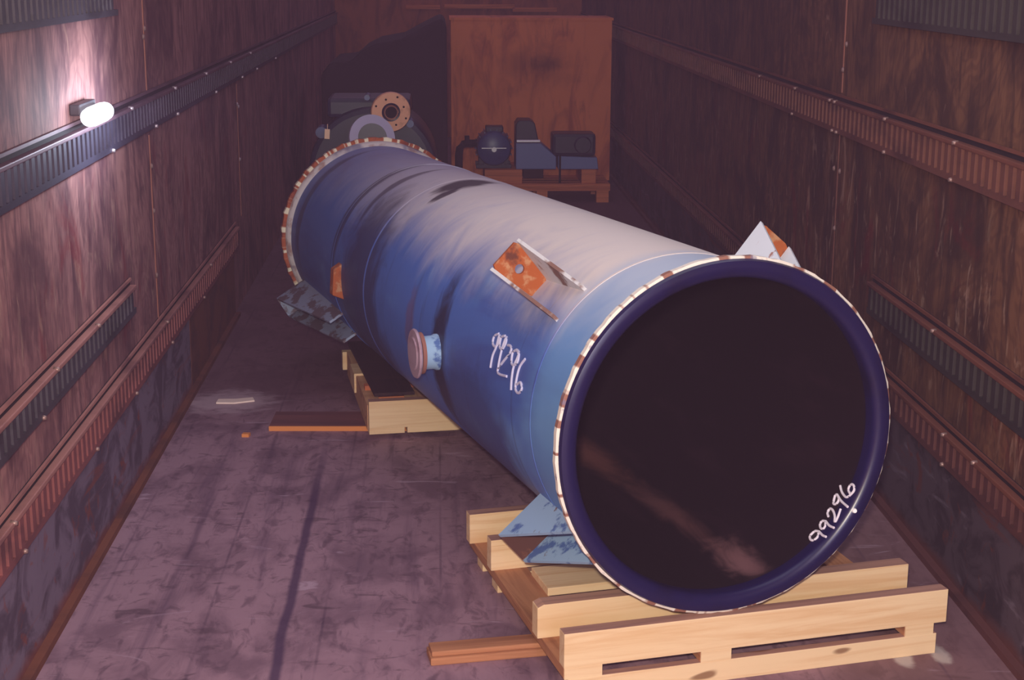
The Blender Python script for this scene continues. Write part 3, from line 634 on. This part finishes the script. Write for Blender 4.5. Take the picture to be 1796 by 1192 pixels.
# blue pump with a brass-coloured flange
pu = thing('flanged_pump', 'dark blue pump with a drilled brass-coloured disc behind the far rim of the pipe', 'pump', (-0.35, 8.0, 0))
MB().box((-0.32, 0.0, 0.0), (0.34, 0.9, 0.10)).build('bedplate', M['mdark'], pu, 0.01)
MB().cyl((0.0, 0.12, 0.62), (0.0, 0.75, 0.62), 0.34, seg=40).build('volute_casing', M['mdark'], pu, 0.03)
MB().box((-0.30, 0.15, 0.10), (-0.15, 0.75, 0.45)).build('support_foot', M['mdark'], pu, 0.01)
MB().box((0.15, 0.15, 0.10), (0.30, 0.75, 0.45)).build('support_foot', M['mdark'], pu, 0.01)
MB().box((-0.24, 0.2, 0.90), (0.20, 0.6, 1.0)).build('top_cover', M['mdark'], pu, 0.02)
MB().cyl((0.105, -0.10, 0.965), (0.105, 0.2, 0.965), 0.060, seg=28).build('discharge_neck', M['mdark'], pu)
rt = Matrix.Rotation(math.radians(-12), 3, 'Z')
dm = MB(); dm.lathe([(-0.012, 0.042), (-0.012, 0.098), (-0.008, 0.101), (0.010, 0.101), (0.012, 0.042)], 64, 'Y'); 
disc = dm.build('drilled_disc', M['brass'], pu); disc.location = (0.105, -0.12, 0.960); disc.rotation_euler = (math.radians(6), 0, math.radians(10))
hm = MB(); hm.lathe([(-0.014, 0.040), (-0.016, 0.046), (-0.008, 0.049), (0.0, 0.049)], 40, 'Y'); hm.build('bore_ring', M['mdark'], disc)
hm = MB(); hm.lathe([(-0.018, 0.030), (-0.020, 0.035), (-0.012, 0.038), (0.0, 0.036)], 40, 'Y'); hm.build('bore_ring', M['caprust'], disc)
MB().cyl((0, -0.003, 0), (0, -0.001, 0), 0.040, seg=32).build('bore', M['hole'], disc)
for k in range(8):
    t = math.radians(22 + 45 * k); rr = 0.083 if k % 2 else 0.070
    MB().cyl((rr * math.cos(t), -0.0135, rr * math.sin(t)), (rr * math.cos(t), -0.011, rr * math.sin(t)), 0.0055, seg=12).build('bolt_hole', M['hole'], disc)
for (x, z, r) in ((-0.26, 0.84, 0.03), (0.20, 0.885, 0.02), (-0.02, 1.02, 0.015)):
    MB().cyl((x, 0.02, z), (x, 0.16, z), r, seg=14).build('pipe_plug', M['mblue'], pu)
ro = MB().lathe([(-0.010, 0.074), (-0.010, 0.118), (0.010, 0.118), (0.010, 0.074)], 64, 'Y', closed=True).build('grey_ring', M['greyring'], pu)
ro.location = (0.015, -0.30, 0.845); ro.rotation_euler = (math.radians(-14), 0, math.radians(20)); ro['label'] = 'pale grey steel ring in front of the disc'
MB().cyl((0.015, -0.30, 0.845), (0.015, 0.2, 0.80), 0.075, seg=32).build('suction_neck', M['mdark'], pu)
tgo = MB().box((-0.013, -0.002, -0.026), (0.013, 0, 0.024)).cyl((0, -0.001, 0.022), (0, -0.001, 0.05), 0.002, seg=6).build('cardboard_tag', M['tag']); tgo.location = (-0.572, 7.92, 0.845); tgo.rotation_euler = (0, math.radians(4), 0)
tag(tgo, 'small buff tag hanging at the left side of the dark pump', 'tag')
